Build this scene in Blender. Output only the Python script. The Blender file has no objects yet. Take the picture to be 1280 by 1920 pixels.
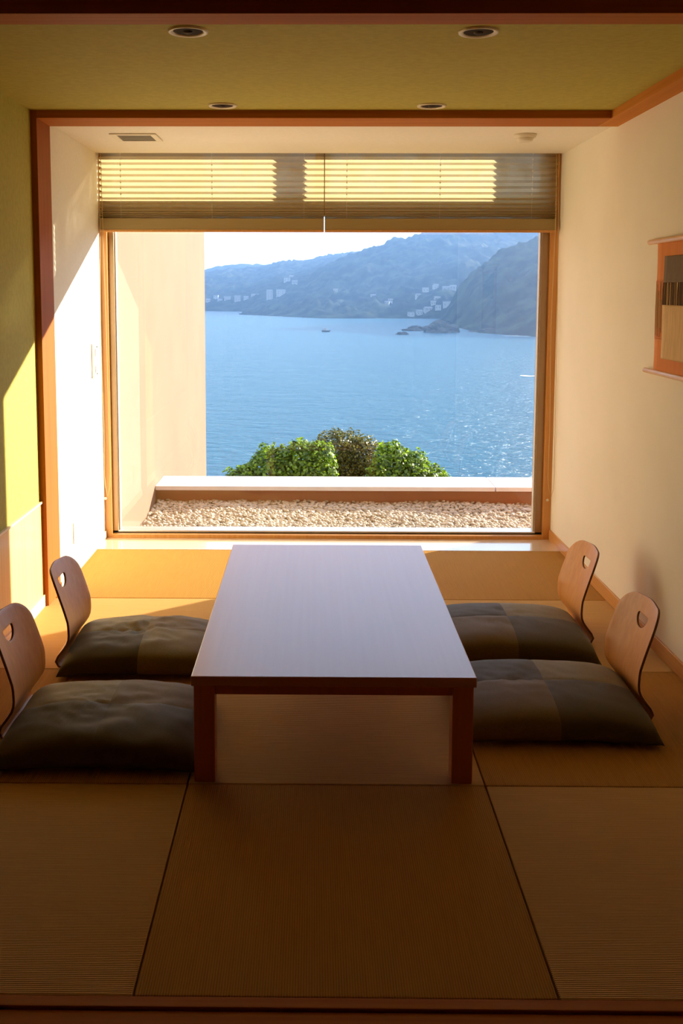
import bpy, bmesh, math, random
import numpy as np
from mathutils import Vector, Matrix, noise
from mathutils.geometry import delaunay_2d_cdt
random.seed(7); rng = np.random.default_rng(7)
S = bpy.context.scene
C = S.collection
PI = math.pi
R = math.radians

# ------------------------------------------------------------------ camera
cam_d = bpy.data.cameras.new('camera'); cam = bpy.data.objects.new('camera', cam_d); C.objects.link(cam)
S.camera = cam
cam_d.sensor_fit = 'VERTICAL'; cam_d.sensor_height = 36.0; cam_d.sensor_width = 24.0
cam_d.lens = 1837.04/1920*36
cam_d.shift_x = (640-570.04)/1920; cam_d.shift_y = -(960-740.34)/1920
cam_d.clip_start = .05; cam_d.clip_end = 20000
pitch, yaw, roll = 0.1049, -0.0096, 0.0021
cam.matrix_world = Matrix.Translation((0, 0, 1.4488)) @ Matrix.Rotation(-yaw, 4, 'Z') @ Matrix.Rotation(PI/2 - pitch, 4, 'X') @ Matrix.Rotation(roll, 4, 'Z')

# ------------------------------------------------------------------ sky
SKY = 1.9
w = bpy.data.worlds.new('sky'); S.world = w; w.use_nodes = True
nt = w.node_tree; N = nt.nodes; L = nt.links; N.clear()
out = N.new('ShaderNodeOutputWorld'); bg = N.new('ShaderNodeBackground'); L.new(bg.outputs[0], out.inputs[0])
tc = N.new('ShaderNodeTexCoord'); sep = N.new('ShaderNodeSeparateXYZ'); L.new(tc.outputs['Generated'], sep.inputs[0])
rp = N.new('ShaderNodeValToRGB'); L.new(sep.outputs[2], rp.inputs[0])
e = rp.color_ramp.elements
e[0].position = 0.0; e[0].color = (.80, .92, 1.0, 1); e[1].position = 1.0; e[1].color = (.12, .26, .60, 1)
k = e.new(.11); k.color = (.74, .89, 1.0, 1); k = e.new(.30); k.color = (.22, .50, .84, 1)
mp = N.new('ShaderNodeMapping'); mp.inputs['Scale'].default_value = (1, 1, 2.6); L.new(tc.outputs['Generated'], mp.inputs[0])
nz = N.new('ShaderNodeTexNoise'); nz.inputs['Scale'].default_value = 4.2; nz.inputs['Detail'].default_value = 7; L.new(mp.outputs[0], nz.inputs[0])
cr = N.new('ShaderNodeValToRGB'); cr.color_ramp.elements[0].position = .40; cr.color_ramp.elements[1].position = .62; L.new(nz.outputs[0], cr.inputs[0])
mx = N.new('ShaderNodeMixRGB'); mx.inputs[2].default_value = (1.0, .99, .97, 1)
L.new(cr.outputs[0], mx.inputs[0]); L.new(rp.outputs[0], mx.inputs[1]); L.new(mx.outputs[0], bg.inputs[0])
bg.inputs[1].default_value = SKY

# ------------------------------------------------------------------ sun
sd = bpy.data.lights.new('sun', 'SUN'); sun = bpy.data.objects.new('sun', sd); C.objects.link(sun)
sd.energy = 20.5; sd.color = (1.0, .90, .72); sd.angle = R(.53)
SUN_DIR = Vector((-1.32, -1.0, -.445)).normalized()
sun.rotation_euler = SUN_DIR.to_track_quat('-Z', 'Y').to_euler(); sun.location = (12, 14, 8)

S.view_settings.view_transform = 'Standard'; S.view_settings.look = 'None'
S.view_settings.gamma = 1.0; S.view_settings.use_curve_mapping = False
S.view_settings.exposure = 0.42
S.cycles.max_bounces = 14; S.cycles.diffuse_bounces = 8; S.cycles.glossy_bounces = 4
S.cycles.transparent_max_bounces = 24; S.cycles.sample_clamp_indirect = 8; S.cycles.use_denoising = True
S.cycles.volume_bounces = 0
S.render.film_transparent = False

# ------------------------------------------------------------------ helpers
def link(o, parent=None):
    C.objects.link(o)
    if parent: o.parent = parent
    return o
def tag(o, label, cat, group=None):
    o['label'] = label; o['category'] = cat
    if group: o['group'] = group
    return o
def obj(name, bm, m, parent=None, smooth=False, bevel=0):
    me = bpy.data.meshes.new(name)
    if isinstance(bm, bmesh.types.BMesh):
        bmesh.ops.recalc_face_normals(bm, faces=bm.faces); bm.to_mesh(me); bm.free()
    else:
        me.from_pydata(*bm); me.update()
    for mm in (m if isinstance(m, (list, tuple)) else [m]): me.materials.append(mm)
    if smooth: me.shade_smooth()
    o = bpy.data.objects.new(name, me); link(o, parent)
    if bevel:
        b = o.modifiers.new('bevel', 'BEVEL'); b.width = bevel; b.segments = 2; b.limit_method = 'ANGLE'; b.angle_limit = R(40)
    return o
def struct(name, bm, m, parent=None, **kw):
    o = obj(name, bm, m, parent, **kw)
    if not parent: o['kind'] = 'structure'
    return o
def thing(name, loc=(0, 0, 0), rz=0):
    o = bpy.data.objects.new(name, None); o.empty_display_size = .05; link(o); o.location = loc; o.rotation_euler = (0, 0, rz); return o
def bx(bm, x0, x1, y0, y1, z0, z1):
    v = [bm.verts.new((x, y, z)) for x in (x0, x1) for y in (y0, y1) for z in (z0, z1)]
    for f in ((0,1,3,2),(4,6,7,5),(0,4,5,1),(2,3,7,6),(0,2,6,4),(1,5,7,3)): bm.faces.new([v[i] for i in f])
    return bm
def box(*a): return bx(bmesh.new(), *a)
def lathe(prof, n=40, axis='Z', center=(0, 0, 0)):
    bm = bmesh.new(); rings = []
    for r, z in prof:
        if r < 1e-6: rings.append([bm.verts.new((0, 0, z))])
        else: rings.append([bm.verts.new((r*math.cos(2*PI*i/n), r*math.sin(2*PI*i/n), z)) for i in range(n)])
    for a, b in zip(rings, rings[1:]):
        for i in range(n):
            j = (i+1) % n
            if len(a) == 1 and len(b) == 1: continue
            if len(a) == 1: bm.faces.new((a[0], b[i], b[j]))
            elif len(b) == 1: bm.faces.new((a[i], b[0], a[j]))
            else: bm.faces.new((a[i], b[i], b[j], a[j]))
    if axis == 'Y': bmesh.ops.rotate(bm, verts=bm.verts, matrix=Matrix.Rotation(PI/2, 3, 'X'))
    if axis == 'X': bmesh.ops.rotate(bm, verts=bm.verts, matrix=Matrix.Rotation(PI/2, 3, 'Y'))
    bmesh.ops.translate(bm, verts=bm.verts, vec=center)
    return bm
def tube(bm, pts, r, n=6):
    pts = [Vector(p) for p in pts]; rings = []
    for i, p in enumerate(pts):
        d = (pts[min(i+1, len(pts)-1)] - pts[max(i-1, 0)]).normalized()
        a = d.orthogonal().normalized() if i == 0 else (a - d*a.dot(d)).normalized()
        b = d.cross(a)
        rings.append([bm.verts.new(p + (a*math.cos(2*PI*k/n) + b*math.sin(2*PI*k/n))*r) for k in range(n)])
    for u, v in zip(rings, rings[1:]):
        for k in range(n): bm.faces.new((u[k], u[(k+1) % n], v[(k+1) % n], v[k]))
    bm.faces.new(rings[0][::-1]); bm.faces.new(rings[-1])
    return bm

def mat(name, col, rough=.6, spec=.5, metal=0, coat=0, coat_rough=.1):
    m = bpy.data.materials.new(name); m.use_nodes = True
    p = m.node_tree.nodes['Principled BSDF']
    p.inputs['Base Color'].default_value = (*col, 1); p.inputs['Roughness'].default_value = rough
    p.inputs['Specular IOR Level'].default_value = spec; p.inputs['Metallic'].default_value = metal
    p.inputs['Coat Weight'].default_value = coat; p.inputs['Coat Roughness'].default_value = coat_rough
    return m
def varied(name, c1, c2, scale=(1, 1, 1), nscale=5, detail=4, lo=.35, hi=.65, bump=0, bdist=.001, bscale=None, **kw):
    """two-tone noise colour + optional noise bump, object coordinates"""
    m = mat(name, c1, **kw); nt = m.node_tree; N = nt.nodes; L = nt.links; p = N['Principled BSDF']
    tc = N.new('ShaderNodeTexCoord'); mp = N.new('ShaderNodeMapping'); mp.inputs['Scale'].default_value = scale
    L.new(tc.outputs['Object'], mp.inputs[0])
    n = N.new('ShaderNodeTexNoise'); n.inputs['Scale'].default_value = nscale; n.inputs['Detail'].default_value = detail
    L.new(mp.outputs[0], n.inputs[0])
    r = N.new('ShaderNodeValToRGB'); r.color_ramp.elements[0].position = lo; r.color_ramp.elements[1].position = hi
    r.color_ramp.elements[0].color = (*c1, 1); r.color_ramp.elements[1].color = (*c2, 1)
    L.new(n.outputs[0], r.inputs[0]); L.new(r.outputs[0], p.inputs['Base Color'])
    if bump:
        b = N.new('ShaderNodeBump'); b.inputs['Strength'].default_value = bump; b.inputs['Distance'].default_value = bdist
        n2 = N.new('ShaderNodeTexNoise'); n2.inputs['Scale'].default_value = bscale or nscale*4; n2.inputs['Detail'].default_value = 3
        L.new(mp.outputs[0], n2.inputs[0]); L.new(n2.outputs[0], b.inputs['Height']); L.new(b.outputs[0], p.inputs['Normal'])
    return m
def wood(name, c1, c2, axis='Y', **kw):
    s = {'X': (.5, 22, 22), 'Y': (22, .5, 22), 'Z': (22, 22, .5)}[axis]
    return varied(name, c1, c2, scale=s, nscale=3, detail=5, lo=.3, hi=.7, bump=(.02 if name == 'table_wood' else .15), bdist=.0006, **kw)

M = {}
M['white_wall'] = varied('white_wall', (.84, .79, .67), (.87, .82, .70), nscale=60, bump=.35, bdist=.0012, bscale=260, rough=.85)
M['cream_wall'] = varied('cream_wall', (.84, .79, .65), (.87, .82, .68), nscale=3, bump=.35, bdist=.0012, bscale=260, rough=.85)
M['green'] = varied('green_paper', (.43, .36, .045), (.48, .41, .06), nscale=40, bump=.35, bdist=.001, bscale=260, rough=.8)
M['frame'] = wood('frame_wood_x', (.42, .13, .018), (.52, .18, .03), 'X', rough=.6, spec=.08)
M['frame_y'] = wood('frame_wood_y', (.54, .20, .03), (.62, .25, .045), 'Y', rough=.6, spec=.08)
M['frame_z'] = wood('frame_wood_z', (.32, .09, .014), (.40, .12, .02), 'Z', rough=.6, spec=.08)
M['dark_wood'] = wood('dark_wood', (.17, .055, .012), (.24, .085, .02), 'X', rough=.5)
M['light_wood_z'] = wood('wainscot_wood', (.70, .42, .15), (.80, .52, .21), 'Z', rough=.45, coat=.15)
M['base_wood'] = wood('baseboard_wood', (.58, .27, .07), (.68, .34, .10), 'Y', rough=.4, coat=.2)
M['base_pale'] = wood('baseboard_pale', (.78, .60, .35), (.84, .66, .42), 'Y', rough=.45)
M['sill'] = wood('sill_wood', (.78, .60, .38), (.84, .66, .44), 'X', rough=.18, coat=1, coat_rough=.07)
M['jamb'] = wood('jamb_wood', (.60, .27, .06), (.70, .34, .09), 'Z', rough=.35, coat=.2)
M['table'] = wood('table_wood', (.52, .21, .115), (.54, .225, .125), 'Y', rough=.45, coat=.68, coat_rough=.22)
M['table'].node_tree.nodes['Principled BSDF'].inputs['Coat IOR'].default_value = 1.6
M['table_leg'] = wood('table_leg_wood', (.50, .13, .025), (.56, .155, .03), 'Z', rough=.45, coat=.2)
M['ply'] = wood('chair_plywood', (.68, .28, .055), (.76, .35, .08), 'Z', rough=.45, coat=.2, coat_rough=.3)
M['ply_edge'] = mat('plywood_edge', (.20, .08, .035), .6)
M['metal'] = mat('bronze_aluminium', (.38, .26, .15), .35, metal=.85)
M['steel'] = mat('sill_aluminium', (.78, .78, .80), .3, metal=.9)
M['gasket'] = mat('black_gasket', (.03, .025, .02), .6)
M['plastic'] = mat('ivory_plastic', (.78, .72, .58), .4)
M['grey_plastic'] = mat('grey_plastic', (.25, .22, .18), .5)
M['lamp_ring'] = mat('lamp_ring', (.80, .72, .52), .35)
M['lamp_in'] = mat('lamp_baffle', (.05, .03, .015), .8, spec=.1)
M['bulb'] = mat('unlit_bulb', (.07, .045, .03), .6, spec=.2)
M['stucco'] = varied('terracotta_sun_tone', (.215, .118, .074), (.235, .131, .082), nscale=2, bump=.3, bdist=.003, bscale=90, rough=.9)  # same paint as the parapet, colour darkened to offset full sun
M['stucco_ext'] = varied('terracotta_shade_tone', (.42, .18, .08), (.45, .20, .09), nscale=3, bump=.3, bdist=.003, bscale=90, rough=.9)  # same paint as the fin wall, separate tone for the shaded parapet face
M['cap'] = varied('cap_stone', (.78, .74, .76), (.84, .80, .82), nscale=8, rough=.5)
M['cord'] = mat('cord', (.70, .52, .22), .6)
M['thread'] = mat('thread', (.45, .35, .12), .7)
M['rod'] = wood('rod_wood', (.74, .42, .15), (.82, .50, .20), 'Y', rough=.4, coat=.1)

def fabric(name, c1, c2, k=900):
    m = varied(name, c1, c2, scale=(30, 160, 60), nscale=4, detail=3, rough=.65, spec=.2)
    nt = m.node_tree; N = nt.nodes; L = nt.links; p = N['Principled BSDF']
    p.inputs['Sheen Weight'].default_value = .08; p.inputs['Sheen Tint'].default_value = (.8, .75, .5, 1)
    tc = N.new('ShaderNodeTexCoord'); wv = N.new('ShaderNodeTexWave'); wv.inputs['Scale'].default_value = 130; wv.inputs['Distortion'].default_value = 1.5
    wv.bands_direction = 'X'
    L.new(tc.outputs['Object'], wv.inputs[0]); b = N.new('ShaderNodeBump'); b.inputs['Strength'].default_value = .25; b.inputs['Distance'].default_value = .0008
    L.new(wv.outputs[1], b.inputs['Height']); L.new(b.outputs[0], p.inputs['Normal'])
    return m
M['cush_grey'] = fabric('silk_grey_olive', (.20, .150, .055), (.26, .19, .075))
M['cush_brown'] = fabric('silk_brown_olive', (.15, .090, .018), (.185, .115, .028))
M['cush_dark'] = fabric('silk_dark_olive', (.080, .053, .013), (.10, .068, .018))

def tatami(name, axis, c1, c2):
    m = mat(name, c1, rough=.8, spec=.08); nt = m.node_tree; N = nt.nodes; L = nt.links; p = N['Principled BSDF']
    tc = N.new('ShaderNodeTexCoord')
    wv = N.new('ShaderNodeTexWave'); wv.bands_direction = axis; wv.inputs['Scale'].default_value = 55; wv.inputs['Distortion'].default_value = .35
    wv.inputs['Detail'].default_value = 1
    L.new(tc.outputs['Object'], wv.inputs[0])
    mp = N.new('ShaderNodeMapping'); mp.inputs['Scale'].default_value = (6, 220, 1) if axis == 'Y' else (220, 6, 1)
    L.new(tc.outputs['Object'], mp.inputs[0])
    n = N.new('ShaderNodeTexNoise'); n.inputs['Scale'].default_value = 1.0; n.inputs['Detail'].default_value = 3; L.new(mp.outputs[0], n.inputs[0])
    n3 = N.new('ShaderNodeTexNoise'); n3.inputs['Scale'].default_value = 420; n3.inputs['Detail'].default_value = 1; L.new(tc.outputs['Object'], n3.inputs[0])
    a1 = N.new('ShaderNodeMath'); a1.operation = 'MULTIPLY_ADD'; a1.inputs[1].default_value = .55; L.new(wv.outputs[1], a1.inputs[0])
    a2 = N.new('ShaderNodeMath'); a2.operation = 'MULTIPLY'; a2.inputs[1].default_value = .5; L.new(n.outputs[0], a2.inputs[0]); L.new(a2.outputs[0], a1.inputs[2])
    r = N.new('ShaderNodeValToRGB'); r.color_ramp.elements[0].position = .15; r.color_ramp.elements[1].position = .75
    r.color_ramp.elements[0].color = (*[c*.80 for c in c1], 1); r.color_ramp.elements[1].color = (*c2, 1)
    L.new(a1.outputs[0], r.inputs[0]); L.new(r.outputs[0], p.inputs['Base Color'])
    a3 = N.new('ShaderNodeMath'); a3.operation = 'MULTIPLY_ADD'; a3.inputs[1].default_value = .35; L.new(n3.outputs[0], a3.inputs[0]); L.new(wv.outputs[1], a3.inputs[2])
    b = N.new('ShaderNodeBump'); b.inputs['Strength'].default_value = .7; b.inputs['Distance'].default_value = .0012
    L.new(a3.outputs[0], b.inputs['Height']); L.new(b.outputs[0], p.inputs['Normal'])
    return m
M['tat_y'] = tatami('tatami_ribs_across', 'Y', (.58, .32, .090), (.68, .405, .135))  # lighter base colour stands in for the sheen of ribs across the view
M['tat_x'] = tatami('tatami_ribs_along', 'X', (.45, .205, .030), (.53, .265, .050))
M['seam'] = mat('tatami_gap', (.06, .035, .012), .9)

# glass: thin pane, partly reflecting
def glass_mat():
    m = bpy.data.materials.new('window_glass'); m.use_nodes = True; nt = m.node_tree; N = nt.nodes; L = nt.links; N.clear()
    o = N.new('ShaderNodeOutputMaterial'); mx = N.new('ShaderNodeMixShader'); t = N.new('ShaderNodeBsdfTransparent'); g = N.new('ShaderNodeBsdfGlossy')
    g.inputs['Roughness'].default_value = 0.0; t.inputs[0].default_value = (.97, .98, .98, 1)
    f = N.new('ShaderNodeLayerWeight'); pw_ = N.new('ShaderNodeMath'); pw_.operation = 'POWER'; pw_.inputs[1].default_value = 5
    ml = N.new('ShaderNodeMath'); ml.operation = 'MULTIPLY_ADD'; ml.inputs[1].default_value = .92; ml.inputs[2].default_value = .045; ml.use_clamp = True
    L.new(f.outputs['Facing'], pw_.inputs[0]); L.new(pw_.outputs[0], ml.inputs[0])
    L.new(ml.outputs[0], mx.inputs[0]); L.new(t.outputs[0], mx.inputs[1]); L.new(g.outputs[0], mx.inputs[2]); L.new(mx.outputs[0], o.inputs[0])
    return m
M['glass'] = glass_mat()
def blind_mat():
    m = bpy.data.materials.new('sheer_pleated_fabric'); m.use_nodes = True; nt = m.node_tree; N = nt.nodes; L = nt.links; N.clear()
    o = N.new('ShaderNodeOutputMaterial')
    d = N.new('ShaderNodeBsdfDiffuse'); t = N.new('ShaderNodeBsdfTranslucent'); tr = N.new('ShaderNodeBsdfTransparent')
    d.inputs[0].default_value = (.50, .36, .15, 1); t.inputs[0].default_value = (.62, .53, .29, 1)
    tr.inputs[0].default_value = (1, .95, .8, 1)
    m1 = N.new('ShaderNodeMixShader'); m1.inputs[0].default_value = .66; L.new(d.outputs[0], m1.inputs[1]); L.new(t.outputs[0], m1.inputs[2])
    m2 = N.new('ShaderNodeMixShader'); L.new(m1.outputs[0], m2.inputs[1]); L.new(tr.outputs[0], m2.inputs[2])
    tc = N.new('ShaderNodeTexCoord'); n = N.new('ShaderNodeTexNoise'); n.inputs['Scale'].default_value = 9; n.inputs['Detail'].default_value = 4
    L.new(tc.outputs['Object'], n.inputs[0])
    r = N.new('ShaderNodeMapRange'); r.inputs[1].default_value = .4; r.inputs[2].default_value = .75; r.inputs[3].default_value = .004; r.inputs[4].default_value = .055
    L.new(n.outputs[0], r.inputs[0]); L.new(r.outputs[0], m2.inputs[0]); L.new(m2.outputs[0], o.inputs[0])
    return m
M['blind'] = blind_mat()
M['rail'] = varied('blind_hem_rail', (.32, .23, .085), (.36, .26, .10), scale=(1, 1, 60), nscale=8, rough=.6)

# ------------------------------------------------------------------ setting: key dimensions (metres)
XL, XR, XG = -1.2257, 1.3944, -1.25
YW = 5.712; YB0, YB1 = 4.40, 4.62
ZN, ZG, ZB = 2.222, 2.240, 2.206
X0 = -1.2496; Y0 = 1.88; TW = .88
YBACK = -2.2

# ---- floor: slab, tatami mats, boards
floor = struct('floor', box(-1.6, 1.75, YBACK-.2, 5.66, -.30, -.030), M['seam'])
tops = []
for r in range(4):
    for c in range(3):
        a = 'Y' if (r+c) % 2 == 0 else 'X'
        g = .0022
        x0, x1 = X0+c*TW+g, X0+(c+1)*TW-g
        y0, y1 = Y0+r*TW+g, Y0+(r+1)*TW-g
        o = obj('tatami_mat', box(x0, min(x1, 1.3865), y0, y1, -.0298, 0), M['tat_y'] if a == 'Y' else M['tat_x'], floor, bevel=.0025)
obj('sill_board', box(XL, 1.388, Y0+4*TW+.002, 5.662, -.0298, .001), M['sill'], floor, bevel=.001)
obj('threshold_board', box(-1.5, 1.7, 1.848, 1.8785, -.0298, .002), M['frame'], floor, bevel=.002)
y = 1.845
for i in range(26):
    obj('floor_board', box(-1.5, 1.7, y-.148, y, -.0298, -.004), M['frame'], floor, bevel=.0015); y -= .15

# ---- walls
wl = struct('wall_left', box(XL-.22, XL, 4.585, 5.95, -.3, 2.6), M['white_wall'])
wg = struct('wall_left_green', box(XG-.2, XG, 1.88, 4.60, -.3, 2.6), M['green'])
struct('wall_left_front', box(XG-.2, XG, YBACK, 1.88, -.3, 2.6), M['dark_wood'])
struct('wall_right_front', box(XR, XR+.25, YBACK, 1.88, -.3, 2.6), M['dark_wood'])
obj('wainscot_panel', box(XG-.001, XG+.006, 1.9, YB0, .055, .482), M['light_wood_z'], wg)
obj('dado_rail', box(XG-.001, XG+.012, 1.9, YB0, .482, .492), M['base_pale'], wg, bevel=.001)
struct('baseboard_left_front', box(XG, XG+.014, 1.9, YB0, 0, .055), M['base_pale'], bevel=.001)
struct('baseboard_left', box(XL, XL+.008, YB1, 5.655, 0, .045), M['base_pale'], bevel=.001)
struct('wall_right', box(XR, XR+.25, 1.88, 5.92, -.3, 2.6), M['cream_wall'])
struct('baseboard_right', box(XR-.010, XR+.001, 1.9, 5.655, 0, .062), M['base_wood'], bevel=.0015)
struct('wall_back', box(-1.6, 1.75, YBACK-.2, YBACK, -.3, 2.8), M['dark_wood'])
# ---- ceilings
struct('ceiling', box(XG-.01, XR+.01, 2.87, YB0+.05, ZG, ZG+.3), M['green'])
struct('ceiling_niche', box(XL-.1, XR+.1, YB1-.04, 5.612, ZN, ZN+.35), M['white_wall'])
struct('ceiling_front', box(-1.6, 1.75, YBACK-.2, 2.87, 2.30, 2.7), M['dark_wood'])
# ---- wooden frame around the niche and the ceiling
struct('ceiling_blind_pocket', box(XL-.1, XR+.1, 5.612, 5.95, 2.33, ZN+.35), M['white_wall'])
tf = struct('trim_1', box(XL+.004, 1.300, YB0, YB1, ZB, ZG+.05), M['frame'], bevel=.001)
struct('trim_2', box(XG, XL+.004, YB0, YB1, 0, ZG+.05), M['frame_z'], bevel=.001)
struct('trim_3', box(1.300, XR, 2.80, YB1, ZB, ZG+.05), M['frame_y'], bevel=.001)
struct('trim_4', box(XG, 1.7, 2.765, 2.875, ZB-.003, 2.31), M['frame'], bevel=.001)
# upper wall above the window opening and the outside skin
struct('wall_front', bx(bx(bx(box(-1.5, 1.75, 5.93, 6.0, 2.42, 3.4), -1.45, XL-.0, 5.93, 6.0, -3, 2.42), XR, 3.6, 5.70, 5.925, -3, 3.4), -1.5, 1.75, 5.7, 5.95, ZN+.34, 3.4), M['stucco_ext'])

# ------------------------------------------------------------------ window
win = struct('window_1', bx(bx(box(XL, -1.187, 5.662, 5.72, 0, 2.33), 1.352, XR, 5.662, 5.72, 0, 2.33), -1.187, 1.352, 5.655, 5.72, .001, .022), M['jamb'], bevel=.001)
wm = M['metal']
obj('window_frame', bx(bx(box(-1.188, -1.156, 5.70, 5.80, .02, 2.33), 1.310, 1.353, 5.70, 5.80, .02, 2.33), -1.16, 1.312, 5.70, 5.80, 2.262, 2.33), wm, win, bevel=.002)
obj('frame_stop', bx(box(-1.156, -1.149, 5.722, 5.76, .035, 1.9), 1.303, 1.310, 5.722, 5.76, .035, 1.9), M['plastic'], win)
obj('bottom_track', box(-1.187, 1.352, 5.700, 5.80, .02, .036), M['steel'], win, bevel=.002)
obj('track_gasket', box(-1.187, 1.352, 5.694, 5.7, .02, .027), M['gasket'], win)
obj('transom', box(-1.16, 1.312, 5.74, 5.82, 1.885, 2.005), wm, win, bevel=.002)
obj('mullion', box(.005, .088, 5.745, 5.815, 2.0, 2.27), wm, win, bevel=.002)
obj('pane', box(-1.157, 1.311, 5.742, 5.7425, .03, 1.89), M['glass'], win)
obj('pane', box(-1.157, .01, 5.772, 5.7725, 2.0, 2.265), M['glass'], win)
obj('pane', box(.083, 1.311, 5.772, 5.7725, 2.0, 2.265), M['glass'], win)

# ------------------------------------------------------------------ pleated blinds
def blind(x0, x1, cords, label):
    t = thing('pleated_blind', ((x0+x1)/2, 5.640, 1.79)); ox, oy, oz = t.location
    zs = [2.290]; step = .0163
    z = 2.290
    while z > 1.990: z -= step; zs.append(z)
    s = step
    while z > 1.862:
        s = max(s*.90, .0026); z -= s; zs.append(z)
    verts = []; faces = []
    nx = 30
    for i, z in enumerate(zs):
        a = .0105 if i % 2 else -.0105
        
        for j in range(nx+1):
            x = x0 + (x1-x0)*j/nx
            verts.append((x-ox, a + .0006*math.sin(i*1.7+j*.9), z-oz))
    for i in range(len(zs)-1):
        for j in range(nx):
            p = i*(nx+1)+j; faces.append((p, p+1, p+nx+2, p+nx+1))
    obj('pleated_fabric', (verts, [], faces), M['blind'], t)
    obj('head_rail', box(x0-ox, x1-ox, -.018, .018, 2.290-oz, 2.33-oz), M['rail'], t, bevel=.002)
    obj('bottom_rail', box(x0-ox, x1-ox, -.014, .014, 1.798-oz, 1.862-oz), M['rail'], t, bevel=.003)
    obj('rail_edge', box(x0-ox, x1-ox, -.016, .012, 1.785-oz, 1.7985-oz), M['base_wood'], t, bevel=.002)
    for c in cords:
        bm = bmesh.new()
        for i, z in enumerate(zs):
            if i % 2 == 0 and z > 1.98: bx(bm, c-.003-ox, c+.003-ox, -.0150, -.0105, z-.0045-oz, z+.0045-oz)  # pale boxes stand in for light shining through the cord holes
        bx(bm, c-.0006-ox, c+.0006-ox, -.0125, -.0118, 1.86-oz, 2.29-oz)
        obj('cord_light_dots', bm, M['plastic'], t)
    tag(t, label, 'blind', 'pleated window blinds')
blind(-1.217, .0555, (-1.095, -.578, -.057), 'raised sheer pleated blind over the left half of the window')
blind(.0610, 1.372, (.184, .71, 1.229), 'raised sheer pleated blind over the right half of the window')
def pull(x, side, label):
    bm = bmesh.new()
    pts = [(x, 5.598, 2.215)] + [(x + side*.004*math.sin(k*.5), 5.59, 2.19-k*.1) for k in range(1, 19)] + [(x+side*.008, 5.585, .32), (x+side*.02, 5.58, .265), (x+side*.034, 5.58, .32)] + [(x+side*.038-side*.001*k, 5.588, .32+k*.1) for k in range(1, 10)] + [(x+side*.014, 5.59, 2.215)]
    t = thing('pull_cord', (x, 5.59, .26)); bmesh.ops.translate(tube(bm, pts, .0016, 5), verts=bm.verts, vec=(-x, -5.59, -.26)) if False else None
    tube(bm, [(p[0]-x, p[1]-5.59, p[2]-.26) for p in pts], .0016, 5)
    obj('cord_loop', bm, M['cord'], t, smooth=True)
    obj('cord_cleat', lathe([(0, -.006), (.006, -.006), (.008, 0), (.006, .006), (0, .006)], 12, 'Y', (side*.004, .004, -.01)), M['plastic'], t, smooth=True)
    tag(t, label, 'cord', 'blind pull cords')
pull(-1.212, 1, 'thin looped blind cord hanging down the left window jamb')
pull(1.352, 1, 'thin looped blind cord hanging down the right window jamb')

# ------------------------------------------------------------------ low table
t = thing('low_table', (.0615, 3.51, 0))
hw, hl, ht = .4175, .752, .33
obj('tabletop', box(-hw, hw, -hl, hl, ht-.030, ht), M['table'], t, bevel=.0025)
ap = bmesh.new(); e = .012
bx(ap, -hw+.03, hw-.03, -hl+e+.014, -hl+e+.034, ht-.065, ht-.0302); bx(ap, -hw+.03, hw-.03, hl-e-.034, hl-e-.014, ht-.065, ht-.0302)
bx(ap, -hw+e+.014, -hw+e+.034, -hl+.05, hl-.05, ht-.065, ht-.0302); bx(ap, hw-e-.034, hw-e-.014, -hl+.05, hl-.05, ht-.065, ht-.0302)
obj('apron', ap, M['table_leg'], t, bevel=.001)
for sx in (-1, 1):
    for sy in (-1, 1):
        xa, xb = sorted((sx*(hw-.006), sx*(hw-.068))); ya, yb = sorted((sy*(hl-.012), sy*(hl-.074)))
        obj('leg', box(xa, xb, ya, yb, .0, ht-.0301), M['table_leg'], t, bevel=.003)
tag(t, 'long low wooden table with square legs in the middle of the tatami', 'table')

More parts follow.
